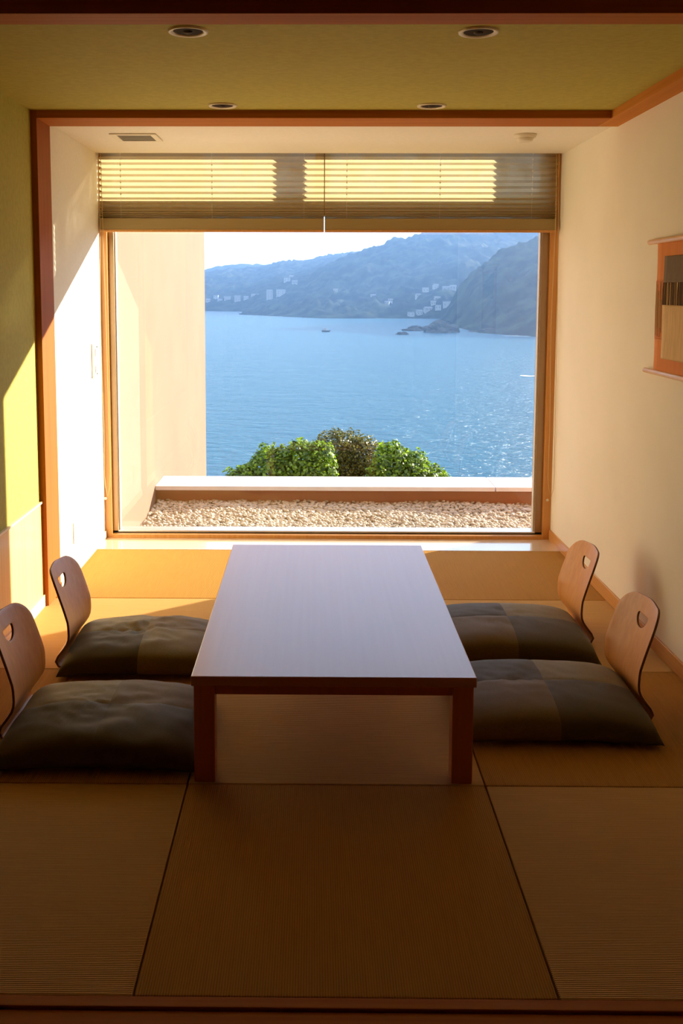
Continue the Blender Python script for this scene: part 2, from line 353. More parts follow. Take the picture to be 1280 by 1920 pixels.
# ------------------------------------------------------------------ legless floor chairs (bent plywood)
def zaisu_mesh():
    # profile (x away from the table, z): seat board flat, tight bend, lumbar bulge forward, back leaning out
    ctrl = [(-.36, .004), (-.20, .004), (-.07, .004), (-.022, .006), (-.003, .018), (-.006, .040), (-.022, .068), (-.034, .095), (-.036, .120), (-.028, .16), (-.013, .215), (.006, .275), (.026, .335), (.040, .372)]
    P = [Vector((a, b)) for a, b in ctrl]; pts = []
    for i in range(len(P)-1):
        p0, p1, p2, p3 = P[max(i-1, 0)], P[i], P[i+1], P[min(i+2, len(P)-1)]
        for k in range(6):
            u = k/6; pts.append(.5*((2*p1)+(-p0+p2)*u+(2*p0-5*p1+4*p2-p3)*u*u+(-p0+3*p1-3*p2+p3)*u**3))
    pts.append(P[-1]); acc = [0]
    for a, b in zip(pts, pts[1:]): acc.append(acc[-1]+(b-a).length)
    Ltot = acc[-1]
    def prof(s):
        s = max(0, min(Ltot, s))
        for i in range(len(acc)-1):
            if s <= acc[i+1]: u = (s-acc[i])/(acc[i+1]-acc[i]+1e-9); return pts[i].lerp(pts[i+1], u)
        return pts[-1]
    sb = acc[[i for i, p in enumerate(pts) if (p-P[4]).length < 1e-6][0]]
    def halfw(s):
        if s < sb-.05: return .165
        u = (s-sb)/(Ltot-sb)
        return .165 + .006*math.sin(max(0, min(1, u))*PI)
    out = []
    n = 34; rc = .085
    for i in range(n): s = Ltot-rc - (Ltot-rc-.03)*i/(n-1); out.append((s, halfw(s)))     # down one side
    for k in range(1, 7): a = k/6*PI/2; out.append((.03-.03*math.sin(a), .165-.03+.03*math.cos(a)))
    left = [(s, -w_) for s, w_ in reversed(out)]
    arc = []
    for k in range(1, 13):
        a = -PI/2 + k/13*PI/2
        arc.append((Ltot-rc+rc*math.cos(a), -(halfw(Ltot-rc)-rc) + rc*math.sin(a)))
    mid = [(Ltot + .004*(1-(q/.06)**2), q) for q in (-.05, -.025, 0, .025, .05)]
    arc2 = [(a, -b) for a, b in reversed(arc)]
    loop = out + left + arc + mid + arc2
    hc = Ltot-.062; hole = []
    for k in range(15):                                                    # half-round grip hole, flat edge up
        a = PI*k/14; hole.append((hc - .042*math.sin(a), .046*math.cos(a)))
    hole = [(hc+.005, .041)] + hole + [(hc+.005, -.041)]
    V = [Vector(p) for p in loop]; E = [(i, (i+1) % len(V)) for i in range(len(V))]
    h0 = len(V); V += [Vector(p) for p in hole]; E += [(h0+i, h0+(i+1) % len(hole)) for i in range(len(hole))]
    def inside(p, poly):
        c = False
        for i in range(len(poly)):
            a, b = poly[i], poly[i-1]
            if (a[1] > p[1]) != (b[1] > p[1]) and p[0] < (b[0]-a[0])*(p[1]-a[1])/(b[1]-a[1])+a[0]: c = not c
        return c
    def near(p, poly, d): return any((p[0]-q[0])**2+(p[1]-q[1])**2 < d*d for q in poly)
    ns = 60; ntr = 20
    for i in range(1, ns):
        for j in range(1, ntr):
            p = (Ltot*i/ns, -.172+.344*j/ntr)
            if inside(p, loop) and not inside(p, hole) and not near(p, loop, .006) and not near(p, hole, .006): V.append(Vector(p))
    vs, es, fs, *_ = delaunay_2d_cdt(V, E, [], 0, 1e-6)
    fs2 = []
    for f in fs:
        c = sum((vs[i] for i in f), Vector((0, 0)))/len(f)
        if inside(c, loop) and not inside(c, hole): fs2.append(list(f))
    out3 = []
    for s, q in [(v[0], v[1]) for v in vs]:
        p = prof(s); u = max(0, (s-sb)/(Ltot-sb))
        cup = -.030*(abs(q)/.165)**2*min(1, u*2.2)            # sides come forward
        top_extra = max(0, s-Ltot)
        out3.append((p[0]+cup+top_extra*.3, q, p[1]+top_extra))
    me = bpy.data.meshes.new('shell'); me.from_pydata(out3, [], fs2); me.update()
    bm = bmesh.new(); bm.from_mesh(me); bmesh.ops.recalc_face_normals(bm, faces=bm.faces)
    # make normals point to the sitter / upward
    if sum(f.normal.z for f in bm.faces if f.calc_center_median().z < .01) < 0: bmesh.ops.reverse_faces(bm, faces=bm.faces)
    bm.to_mesh(me); bm.free()
    me.materials.append(M['ply']); me.materials.append(M['ply_edge']); me.shade_smooth()
    return me
zm = zaisu_mesh()
def chair(x, yc, side, label, rz=0.0):
    o = bpy.data.objects.new('floor_chair', zm); link(o)
    o.location = (x, yc, 0.0045); o.rotation_euler = (0, 0, rz + (0 if side > 0 else PI))
    s = o.modifiers.new('thick', 'SOLIDIFY'); s.thickness = .0085; s.offset = -1; s.material_offset_rim = 1
    b = o.modifiers.new('bev', 'BEVEL'); b.width = .0016; b.segments = 2; b.angle_limit = R(50)
    tag(o, label, 'chair', 'legless plywood chairs around the low table')
    return o
chair(1.142, 3.352, 1, 'bent plywood legless chair nearest on the right of the table', R(2))
chair(1.150, 4.090, 1, 'bent plywood legless chair on the right, nearer the window', R(2))
chair(-.985, 3.800, -1, 'bent plywood legless chair on the left, nearer the window', R(-1))
chair(-1.010, 3.190, -1, 'bent plywood legless chair nearest on the left of the table', R(-1))

# ------------------------------------------------------------------ floor cushions: four sewn patches each
def cushion(cx, cy, hx, hy, hz, cols, seed, label, wr=1.0, rz=0.0, seam=(0, 0), z0=.015, thread=None):
    t = thing('floor_cushion', (cx, cy, 0), rz)
    n = 44
    lim = lambda k: -1 + 2*k/n
    def surf(u, v, top):
        # pinched outline: ears at the corners, edges slightly drawn in
        du = 1 - .03*(1-v*v); dv = 1 - .035*(1-u*u)
        x = hx*u*du; y = hy*v*dv
        e = (max(0, 1-abs(u)**3.0)*max(0, 1-abs(v)**3.4))**.34
        cor = abs(u*v)**3
        p = Vector((u*2.2+seed, v*2.2-seed*1.7, seed))
        lump = noise.noise(p)*.10 + noise.noise(p*2.3)*.05
        if top:
            z = z0 + .022*(1-cor) + (hz-.036)*e*(1+lump*wr)
            # tuft / wrinkles radiating around the centre
            r = math.hypot(u-seam[0], v-seam[1]); a = math.atan2(v-seam[1], u-seam[0])
            z -= wr*.004*math.exp(-(r/.12)**2)
            z += wr*.0022*math.sin(a*5+seed*3+r*9)*math.exp(-((r-.25)/.18)**2)
            q = p*3.1
            z += wr*.0050*(1-abs(noise.noise(Vector((u*6+v*3, v*3-u*2, seed)))*3.0))*e*math.exp(-((u+.15)**2+(v-.0)**2)*3)
            z -= .0016*(math.exp(-((u-seam[0])/.012)**2) + math.exp(-((v-seam[1])/.014)**2))*e
        else:
            z = z0 + .022*(1-cor) - .021*min(1, e*1.8)
            z = max(z, .0005 if cor > .4 else z0)
            if z < z0 and False: z = z0
        return (x, y, z)
    us = [lim(k) for k in range(n+1)]
    mid = n//2
    for iu, iv, col in ((0, 0, cols[0]), (1, 0, cols[1]), (0, 1, cols[2]), (1, 1, cols[3])):   # near-left, near-right, far-left, far-right
        ru = range(0, mid+1) if iu == 0 else range(mid, n+1); rv = range(0, mid+1) if iv == 0 else range(mid, n+1)
        bm = bmesh.new()
        for top in (True, False):
            g = {(a, b): bm.verts.new(surf(us[a], us[b], top)) for a in ru for b in rv}
            for a in list(ru)[:-1]:
                for b in list(rv)[:-1]: bm.faces.new((g[a, b], g[a+1, b], g[a+1, b+1], g[a, b+1]))
        bmesh.ops.remove_doubles(bm, verts=bm.verts, dist=.0002)
        obj('fabric_patch', bm, M[col], t, smooth=True)
    if thread:
        bm = bmesh.new(); x, y = thread
        tube(bm, [(x-.03, y+.02, .012), (x-.005, y, .022), (x+.02, y-.004, .020), (x+.035, y-.012, .006), (x+.04, y-.03, .0035)], .0013, 5)
        obj('corner_thread', bm, M['thread'], t, smooth=True)
    tag(t, label, 'cushion', 'patchwork floor cushions')
G, B, D = 'cush_grey', 'cush_brown', 'cush_dark'
cushion(.800, 3.280, .325, .285, .115, (B, D, D, G), 1.3, 'flat olive silk cushion with squared patches, nearest on the right', .5, R(-1))
cushion(.805, 3.950, .318, .275, .115, (B, D, D, G), 4.1, 'flat olive silk cushion with squared patches, right side nearer the window', .45, R(-1))
cushion(-.662, 3.070, .318, .275, .115, (D, D, G, B), 2.2, 'wrinkled olive silk patchwork cushion, nearest on the left', 1.0, R(0), thread=(.285, -.262))
cushion(-.662, 3.780, .302, .255, .112, (D, G, G, B), 6.4, 'wrinkled olive silk patchwork cushion, left side nearer the window', 1.2, R(1))

# ------------------------------------------------------------------ ceiling fittings
def downlight(x, y, label):
    t = thing('downlight', (x, y, ZG))
    obj('trim_ring', lathe([(.045, .0), (.046, -.003), (.055, -.007), (.060, -.006), (.062, -.0005), (.062, .0)], 48), M['lamp_ring'], t, smooth=True)
    obj('baffle', lathe([(.0455, -.002), (.040, -.0025), (.030, -.0028), (.0, -.003)][::-1], 48), M['lamp_in'], t, smooth=True)
    obj('bulb', lathe([(0, -.010), (.008, -.009), (.013, -.0065), (.015, -.003)], 24), M['bulb'], t, smooth=True)
    tag(t, label, 'ceiling light', 'recessed ceiling downlights')
downlight(-.386, 3.085, 'recessed round downlight at the front left of the green ceiling')
downlight(.500, 3.095, 'recessed round downlight at the front right of the green ceiling')
downlight(-.392, 4.285, 'recessed round downlight at the back left, beside the wooden beam')
downlight(.500, 4.292, 'recessed round downlight at the back right, beside the wooden beam')
t = thing('ceiling_vent', (-.895, 5.035, ZN))
obj('vent_frame', bx(bx(bx(box(-.115, -.085, -.12, .12, -.007, 0), .085, .115, -.12, .12, -.007, 0), -.085, .085, -.12, -.09, -.007, 0), -.085, .085, .09, .12, -.007, 0), M['plastic'], t, bevel=.001)
for k in range(9): obj('slat', box(-.085, .085, -.088+k*.0196, -.076+k*.0196, -.004, -.001), M['grey_plastic'], t)
obj('backing', box(-.086, .086, -.091, .091, -.0012, 0), M['gasket'], t)
tag(t, 'square slatted air vent in the white ceiling above the window', 'vent')
t = thing('smoke_detector', (1.04, 4.95, ZN))
obj('base_ring', lathe([(0, 0), (.055, 0), (.055, -.006), (.052, -.014), (.048, -.017), (0, -.017)], 40), M['plastic'], t, smooth=True)
obj('sensor_cap', lathe([(.038, -.017), (.040, -.022), (.037, -.031), (.028, -.036), (0, -.037)], 40), M['plastic'], t, smooth=True)
tag(t, 'round white smoke detector on the white ceiling near the right wall', 'smoke detector')

# ------------------------------------------------------------------ wall fittings
t = thing('switch_plate', (XL, 5.468, 1.064))
obj('plate', box(0, .009, -.083, .083, -.096, .096), M['plastic'], t, bevel=.003)
for z, s in ((.045, 1), (-.05, 1)): obj('switch_button', box(.009, .013, -.028, .028, z-.022, z+.022), M['lamp_ring'], t, bevel=.002)
for z in (.075, .045, -.075): obj('indicator', box(.0089, .0138, .008, .016, z-.004, z+.004), M['grey_plastic'], t)
tag(t, 'large white switch panel on the sunlit left wall near the window', 'switch')
t = thing('wall_outlet', (XL, 4.93, .216))
obj('plate', box(0, .006, -.037, .037, -.055, .055), M['plastic'], t, bevel=.002)
for z in (.02, -.02): obj('socket', box(.0058, .0066, -.012, .012, z-.008, z+.008), M['lamp_ring'], t)
tag(t, 'white outlet plate low on the sunlit left wall', 'outlet')

# ------------------------------------------------------------------ woven wall hanging on the right wall
def streak(name, c1, c2, sc=(1, 260, 6), lo=.4, hi=.6):
    return varied(name, c1, c2, scale=sc, nscale=1.2, detail=3, lo=lo, hi=hi, rough=.8, bump=.3, bdist=.0006)
M['cloth'] = streak('orange_cloth', (.60, .19, .015), (.68, .23, .022), (1, 60, 3), .3, .7)
M['cloth_red'] = streak('fringed_orange_cloth', (.50, .13, .010), (.62, .22, .04))
M['olive'] = streak('dark_olive_cloth', (.13, .085, .02), (.16, .105, .028), (1, 80, 6))
M['pale'] = streak('pale_yellow_weave', (.56, .36, .13), (.68, .47, .19), (1, 120, 8))
M['olive_thread'] = mat('olive_thread', (.15, .08, .02), .8)
M['pale_thread'] = mat('pale_thread', (.62, .42, .16), .8)
t = thing('wall_hanging', (XR, 3.68, 1.39))
def cl(name, ya, yb, za, zb, x, m, th=.0016):
    V = []; F = []; ny, nz_ = 14, 26
    for i in range(ny+1):
        for j in range(nz_+1):
            yy = ya+(yb-ya)*i/ny; zz = za+(zb-za)*j/nz_
            edge = .0035*math.sin(zz*31+1) if i in (0, ny) and ya*yb < 0 else 0
            V.append((-x-.0012*math.sin(zz*19+yy*8), yy-3.68+edge if False else yy-3.68+(edge if i == ny else -edge), zz-1.39))
    for i in range(ny):
        for j in range(nz_): a = i*(nz_+1)+j; F.append((a, a+1, a+nz_+2, a+nz_+1))
    o = obj(name, (V, [], F), m, t, smooth=True)
    s = o.modifiers.new('s', 'SOLIDIFY'); s.thickness = th; s.offset = 0
    return o
cl('top_cloth', 3.37, 3.993, 1.497, 1.645, .0115, M['cloth'])
cl('fringed_band', 3.37, 3.997, 1.262, 1.499, .0105, M['cloth_red'])
cl('lower_cloth', 3.37, 3.993, 1.130, 1.264, .0115, M['cloth'])
cl('dark_panel', 3.46, 3.905, 1.487, 1.590, .0150, M['olive'])
cl('pale_panel', 3.46, 3.905, 1.188, 1.400, .0150, M['pale'])
cl('pale_backing', 3.46, 3.905, 1.396, 1.489, .0135, M['pale'])
bm = bmesh.new(); bm2 = bmesh.new()
for k in range(95):
    yy = 3.463 + .439*k/94 + random.uniform(-.001, .001)
    if random.random() < .82: tube(bm, [(-.0165, yy-3.68, 1.488-1.39), (-.0172, yy-3.68+random.uniform(-.0015, .0015), 1.44-1.39), (-.0165, yy-3.68+random.uniform(-.001, .001), 1.400-1.39)], .0011, 4)
for k in range(50):
    yy = random.choice((random.uniform(3.375, 3.455), random.uniform(3.912, 3.992)))
    tube(bm2, [(-.0135, yy-3.68, random.uniform(1.40, 1.495)-1.39), (-.0142, yy-3.68+random.uniform(-.002, .002), 1.37-1.39), (-.0135, yy-3.68, random.uniform(1.27, 1.33)-1.39)], .0009, 4)
o = obj('dark_fringe', bm, M['olive_thread'], t); o['kind'] = 'stuff'
o = obj('pale_fringe', bm2, M['pale_thread'], t); o['kind'] = 'stuff'
rodp = [(0, 0), (.0085, 0), (.0105, .003), (.0105, .812), (.0085, .815), (0, .815)]
obj('rod', lathe([(a, b-.4075) for a, b in rodp], 20, 'Y', (-.0145, 0, 1.653-1.39)), M['rod'], t, smooth=True)
obj('rod', lathe([(a, b-.4075) for a, b in rodp], 20, 'Y', (-.0145, 0, 1.128-1.39)), M['rod'], t, smooth=True)
tag(t, 'orange woven wall hanging with dark fringed panel between two wooden rods', 'wall hanging')

# ------------------------------------------------------------------ terrace outside: fin wall, gravel, parapet
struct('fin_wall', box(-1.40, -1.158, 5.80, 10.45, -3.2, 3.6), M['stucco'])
pw = struct('parapet_wall', box(-1.158, 4.2, 7.13, 7.42, -1.4, -.001), M['stucco_ext'])
obj('cap_stone', box(-1.157, 1.327, 7.055, 7.452, 0, .031), M['cap'], pw, bevel=.002)
obj('cap_stone', box(1.335, 3.6, 7.055, 7.452, 0, .031), M['cap'], pw, bevel=.002)
struct('terrace_slab', box(-1.158, 4.2, 5.80, 7.14, -.5, -.135), M['stucco_ext'])
M['pebble'] = varied('cream_pebble', (.42, .34, .24), (.66, .57, .44), nscale=14, detail=2, lo=.3, hi=.7, rough=.75)
M['pebble_far'] = M['pebble']
gr = struct('gravel_bed', box(-1.157, 3.3, 5.81, 7.129, -.135, -.118), M['pebble'])
def ico():
    bm = bmesh.new(); bmesh.ops.create_icosphere(bm, subdivisions=2, radius=1)
    v = np.array([x.co[:] for x in bm.verts]); f = np.array([[q.index for q in x.verts] for x in bm.faces]); bm.free(); return v, f
IV, IF = ico()
vars_ = []
for k in range(8):
    d = np.array([1 + .22*noise.noise(Vector(p)*1.4+Vector((k*7, 0, 0))) + .07*noise.noise(Vector(p)*3.1+Vector((k*3, 5, 0))) for p in IV])[:, None]
    vars_.append(IV*d*np.array([1.0, rng.uniform(.65, .9), rng.uniform(.5, .72)]))
def rotm(a, b, c):
    return np.array((Matrix.Rotation(a, 3, 'Z') @ Matrix.Rotation(b, 3, 'X') @ Matrix.Rotation(c, 3, 'Y')))
pebs = []
pitch_g = .0275
yy = 5.86; row = 0
while yy < 7.12:
    xx = -1.145 + (row % 2)*pitch_g/2
    while xx < 2.1:
        h = .026*noise.noise(Vector((xx*2.1, yy*2.3, 3))) + .012 + .012*math.exp(-((xx+.45)/.35)**2)
        for lay in range(1):
            pebs.append((xx+rng.uniform(-.007, .007), yy+rng.uniform(-.007, .007), -.118+h+rng.uniform(-.006, .012), rng.uniform(.0125, .0205)))
        xx += pitch_g
    yy += pitch_g*.86; row += 1
# only gravel the window can show is piled; the 300 largest in view are separate
vis = lambda p: (p[1] > 6.2) and (-1.15 < p[0] < 1.5)
order = sorted(range(len(pebs)), key=lambda i: (0 if vis(pebs[i]) else 1, pebs[i][1]))
single = set(order[:300])
meshes = []
for k, vv in enumerate(vars_):
    me = bpy.data.meshes.new('pebble'); me.from_pydata((vv).tolist(), [], IF.tolist()); me.materials.append(M['pebble']); me.shade_smooth(); me.update(); meshes.append(me)
VV = []; FF = []; base = 0
for i, (a, b, c, r) in enumerate(pebs):
    k = int(rng.integers(8)); rt = (rng.uniform(0, 6.28), rng.uniform(-.5, .5), rng.uniform(-.5, .5))
    if i in single:
        o = bpy.data.objects.new('pebble', meshes[k]); link(o, gr); o.location = (a, b, c); o.scale = (r, r, r); o.rotation_euler = Matrix(rotm(*rt).tolist()).to_euler()
    else:
        VV.append(vars_[k]@rotm(*rt).T*r + np.array([a, b, c])); FF.append(IF+base); base += len(IV)
VV = np.vstack(VV); FF = np.vstack(FF)
def fast_mesh(name, V, F, m, parent=None, smooth=True):
    me = bpy.data.meshes.new(name); me.vertices.add(len(V)); me.vertices.foreach_set('co', V.astype(np.float32).ravel())
    k = F.shape[1]; me.loops.add(F.size); me.loops.foreach_set('vertex_index', F.astype(np.int32).ravel())
    me.polygons.add(len(F)); me.polygons.foreach_set('loop_start', np.arange(0, F.size, k, dtype=np.int32)); me.update(calc_edges=True)
    for q in (m if isinstance(m, list) else [m]): me.materials.append(q)
    if smooth: me.shade_smooth()
    o = bpy.data.objects.new(name, me); link(o, parent); return o
o = fast_mesh('pebbles', VV, FF, M['pebble'], gr); o['kind'] = 'stuff'

# ------------------------------------------------------------------ ground, shrubs
M['soil'] = varied('soil', (.07, .06, .03), (.10, .09, .04), nscale=2, rough=.95)
gv = [(-30, 7.43, -1.3), (30, 7.43, -1.3), (30, 20, -4.2), (-30, 20, -4.2), (60, 60, -31), (-60, 60, -31)]
struct('bank', (gv, [], [(0, 1, 2, 3), (3, 2, 4, 5)]), M['soil'])
def leaf_mat(name, c1, c2, tr):
    m = bpy.data.materials.new(name); m.use_nodes = True; nt = m.node_tree; N = nt.nodes; L = nt.links; p = N['Principled BSDF']
    gi = N.new('ShaderNodeNewGeometry'); r = N.new('ShaderNodeValToRGB')
    r.color_ramp.elements[0].color = (*c1, 1); r.color_ramp.elements[1].color = (*c2, 1)  # dark leaves stand in for the shaded interior, bright ones for highlights
    L.new(gi.outputs['Random Per Island'], r.inputs[0]); L.new(r.outputs[0], p.inputs['Base Color']); p.inputs['Roughness'].default_value = .45
    t = N.new('ShaderNodeBsdfTranslucent'); mixc = N.new('ShaderNodeMixRGB'); mixc.blend_type = 'MULTIPLY'; mixc.inputs[0].default_value = 1; mixc.inputs[2].default_value = (1.6, 1.7, .6, 1)
    L.new(r.outputs[0], mixc.inputs[1]); L.new(mixc.outputs[0], t.inputs[0])
    mx = N.new('ShaderNodeMixShader'); mx.inputs[0].default_value = tr; o = N['Material Output']
    L.new(p.outputs[0], mx.inputs[1]); L.new(t.outputs[0], mx.inputs[2]); L.new(mx.outputs[0], o.inputs[0])
    return m
M['leaf_a'] = leaf_mat('broad_leaf', (.02, .05, .006), (.30, .42, .03), .4)
M['leaf_b'] = leaf_mat('small_brown_leaf', (.02, .03, .004), (.27, .23, .03), .3)
M['leaf_c'] = leaf_mat('dark_leaf', (.03, .065, .012), (.09, .16, .025), .35)
M['bark'] = mat('bark', (.06, .04, .02), .9)
def shrub(blobs, n, size, m, label, root):
    t = thing('shrub', root)
    rx, ry, rz_ = root
    V = np.zeros((n*5, 3)); F = np.zeros((n*3, 3), dtype=int)
    wts = np.array([b[3]*b[4]*b[5] for b in blobs])**.67; wts /= wts.sum()
    which = rng.choice(len(blobs), n, p=wts)
    for i in range(n):
        bx_, by_, bz_, sx, sy, sz = blobs[which[i]]
        d = rng.normal(size=3); d /= np.linalg.norm(d)
        rr = 1 - abs(rng.normal())*.16
        nn = noise.noise(Vector(d*2.3)+Vector((bx_*3, by_, 0)))*.22 + noise.noise(Vector(d*6)+Vector((bx_, 3, 0)))*.10
        c = np.array([bx_, by_, bz_]) + d*np.array([sx, sy, sz])*rr*(1+nn)
        up = d*.8 + rng.normal(size=3)*.6 + np.array([.2, 0, .4]); up /= np.linalg.norm(up)
        a = np.cross(up, rng.normal(size=3)); a /= np.linalg.norm(a); b = np.cross(up, a)
        s = size*rng.uniform(.6, 1.25)
        V[i*5] = c - a*s*.5; V[i*5+1] = c + b*s*.36 + up*s*.06; V[i*5+2] = c + a*s*.55; V[i*5+3] = c - b*s*.36 + up*s*.06; V[i*5+4] = c - up*s*.02
        q = i*5; F[i*3] = (q, q+1, q+3); F[i*3+1] = (q+1, q+2, q+3); F[i*3+2] = (q, q+3, q+4)
    V -= np.array(root)
    o = fast_mesh('foliage', V, F, m, t, smooth=False); o['kind'] = 'stuff'
    bm = bmesh.new()
    for b in blobs:
        tube(bm, [(0, 0, 0), ((b[0]-rx)*.4, (b[1]-ry)*.4, (b[2]-rz_)*.5), (b[0]-rx, b[1]-ry, b[2]-rz_)], .03, 6)
        for k in range(9):
            d = rng.normal(size=3); d /= np.linalg.norm(d); d[2] = abs(d[2])
            tube(bm, [(b[0]-rx, b[1]-ry, b[2]-rz_), (b[0]-rx+d[0]*b[3]*.85, b[1]-ry+d[1]*b[4]*.85, b[2]-rz_+d[2]*b[5]*.85)], .008, 4)
    obj('branches', bm, M['bark'], t)
    tag(t, label, 'shrub', 'shrubs behind the parapet')
YS = 14.0
def zz_(v): return 1.4488 - (v-550)*.000545*YS*1.0
shrub([(-1.0, YS, -1.50, .38, .4, .45), (-.58, YS, -1.25, .42, .45, .50), (-.18, YS-.05, -1.18, .42, .45, .52), (.13, YS-.1, -1.22, .24, .4, .55)], 15000, .060, M['leaf_a'], 'broad-leaved green shrub on the left behind the white parapet cap', (-.45, YS, -2.95))
shrub([(.38, YS+.85, -1.18, .46, .34, .56), (.74, YS+.85, -1.24, .44, .34, .50), (.55, YS+.85, -1.6, .8, .3, .5)], 22000, .042, M['leaf_b'], 'tall brownish small-leaved shrub in the middle behind the parapet', (.54, YS+.75, -3.05))
shrub([(1.12, YS-.05, -1.22, .34, .4, .54), (1.45, YS, -1.32, .30, .4, .50), (1.74, YS, -1.52, .30, .38, .48), (.92, YS-.1, -1.55, .25, .35, .4)], 13000, .060, M['leaf_a'], 'bright green leafy shrub on the right behind the white parapet cap', (1.30, YS, -2.95))
# ------------------------------------------------------------------ sea
def sea_mat():
    m = mat('sea_water', (.010, .125, .20), rough=.22, spec=.5); nt = m.node_tree; N = nt.nodes; L = nt.links; p = N['Principled BSDF']
    tc = N.new('ShaderNodeTexCoord'); mp = N.new('ShaderNodeMapping'); mp.inputs['Scale'].default_value = (.55, 1.0, 1); mp.inputs['Rotation'].default_value = (0, 0, .35)
    L.new(tc.outputs['Object'], mp.inputs[0])
    acc = None
    for sc, amp in ((.05, 1.0), (.25, .8), (.9, .45)):
        n = N.new('ShaderNodeTexNoise'); n.inputs['Scale'].default_value = sc; n.inputs['Detail'].default_value = 5; n.inputs['Roughness'].default_value = .6; n.inputs['Distortion'].default_value = .4
        L.new(mp.outputs[0], n.inputs[0]); a = N.new('ShaderNodeMath'); a.operation = 'MULTIPLY_ADD'; a.inputs[1].default_value = amp; L.new(n.outputs[0], a.inputs[0])
        if acc: L.new(acc, a.inputs[2])
        else: a.inputs[2].default_value = 0
        acc = a.outputs[0]
    b = N.new('ShaderNodeBump'); b.inputs['Strength'].default_value = 1.0; b.inputs['Distance'].default_value = 3.2
    L.new(acc, b.inputs['Height']); L.new(b.outputs[0], p.inputs['Normal'])
    return m
M['sea'] = sea_mat()
sea = struct('sea', ([(-4000, 55, -30), (4000, 55, -30), (4000, 9000, -30), (-4000, 9000, -30)], [], [(0, 1, 2, 3)]), M['sea'])
M['foam'] = mat('sea_foam', (.85, .87, .88), .8)
def foam(cx, cy, L_, W_, seed, n=46, ang=0.0):
    V = []; F = []
    for i in range(n+1):
        u = i/n; x = (u-.5)*L_
        w_ = W_*(max(0, noise.noise(Vector((u*5, seed, 0)))+.55))*math.sin(PI*u)**.5
        o_ = W_*1.2*noise.noise(Vector((u*3, seed+9, 0)))
        for q in (-1, 1):
            X = x; Y = o_+q*w_*.5
            V.append((cx+X*math.cos(ang)-Y*math.sin(ang), cy+X*math.sin(ang)+Y*math.cos(ang), -29.93))
    for i in range(n): F.append((2*i, 2*i+2, 2*i+3, 2*i+1))
    return V, F
for a in ((87, 369, 18, 9, 1.2, .0), (93, 378, 13, 2.6, 3.1, .05), (92, 362, 10, 2.0, 5.1, -.05), (160, 700, 46, 4.5, 2.4, -.25), (146, 712, 20, 3, 7.7, -.2), (-40, 1240, 60, 9, 8.1, -.4), (60, 1168, 60, 6, 4.4, 0), (118, 842, 22, 8, 6.6, .9), (-70, 1380, 40, 9, 2.8, -.4)):
    V, F = foam(*a[:5], ang=a[5]); obj('foam_streak', (V, [], F), M['foam'], sea)

# ------------------------------------------------------------------ hills around the bay
M['hill'] = varied('wooded_hill', (.004, .010, .007), (.045, .060, .032), scale=(1, 1, 1), nscale=.045, detail=12, lo=.42, hi=.66, rough=.95, spec=.1)
M['shore'] = varied('shore_rock', (.02, .02, .018), (.06, .058, .05), nscale=.2, detail=6, rough=.9)
def interp(tab, x):
    xs = [a for a, b in tab]; ys = [b for a, b in tab]; return float(np.interp(x, xs, ys))
HILLS = {
 'a': dict(D=4600, ridge=[(-.30, .012), (-.111, .0225), (-.098, .0262), (-.075, .0288), (-.05, .0275), (-.02, .031), (.0, .033), (.05, .03), (.2, .02)], shore=[(-2000, 3900), (2000, 3900)], amp=10),
 'b': dict(D=2250, ridge=[(-.35, .012), (-.2, .013), (-.111, .0188), (-.10, .0212), (-.085, .0235), (-.065, .0248), (-.05, .0262), (-.035, .0305), (-.008, .0318), (.008, .036), (.025, .0392), (.045, .0405), (.07, .036), (.12, .03), (.3, .02)], shore=[(-900, 1950), (-190, 1600), (-120, 1560), (-60, 1400), (0, 1190), (80, 1230), (2000, 1300)], amp=7),
 'c': dict(D=1750, ridge=[(-.06, -.017), (-.01, .010), (.0, .0205), (.012, .0275), (.03, .0345), (.045, .0405), (.06, .0452), (.082, .0532), (.114, .0585), (.146, .0630), (.19, .068), (.25, .072), (.5, .08)], shore=[(-200, 1500), (-30, 1230), (8, 1168), (60, 1165), (129, 1176), (220, 1100), (900, 1000)], amp=10),
 'd': dict(D=1020, ridge=[(.118, -.031), (.128, -.028), (.139, -.010), (.150, .010), (.162, .0235), (.175, .0335), (.19, .0435), (.205, .0495), (.223, .0550), (.26, .064), (.5, .09)], shore=[(0, 800), (110, 785), (135, 745), (155, 700), (220, 650), (700, 500)], amp=6),
}
def hz_(h, x, y):
    H = HILLS[h]; D = H['D']; ys = interp(H['shore'], x); top = 1.45 + interp(H['ridge'], x/D)*D
    n1 = noise.noise(Vector((x/D*14, y/D*14, ord(h)))); n2 = noise.noise(Vector((x/D*45, y/D*45, ord(h)+3)))
    t = (y-ys)/(D-ys)
    if t < 0: return -34.0
    if t <= 1: g = t**.85; z = -30 + (top+30)*g + (n1*.14+n2*.05)*(top+30)*math.sin(PI*t)
    else: z = top - (y-D)*.35
    if top < -28: z = -34
    return z
def hill(name, h, xa, xb, y1, nx, ny):
    H = HILLS[h]; V = []; F = []
    for i in range(nx+1):
        x = xa+(xb-xa)*i/nx; ys = interp(H['shore'], x)-6
        for j in range(ny+1):
            t = j/ny; y = ys + (H['D']-ys)*t/.86 if t < .86 else H['D'] + (y1-H['D'])*(t-.86)/.14
            z = hz_(h, x, y)
            k = H['amp']; near_ = min(1, max(0, (y-ys)/60))
            z += k*near_*(.65*noise.noise(Vector((x/(k*2.2), y/(k*3), 1))) + .55*noise.noise(Vector((x/(k*.75), y/(k*1.3), 5)))) if z > -30.5 else 0
            V.append((x, y, z))
    for i in range(nx):
        for j in range(ny): a = i*(ny+1)+j; F.append((a, a+ny+1, a+ny+2, a+1))
    return struct(name, (V, [], F), M['hill'], smooth=True)
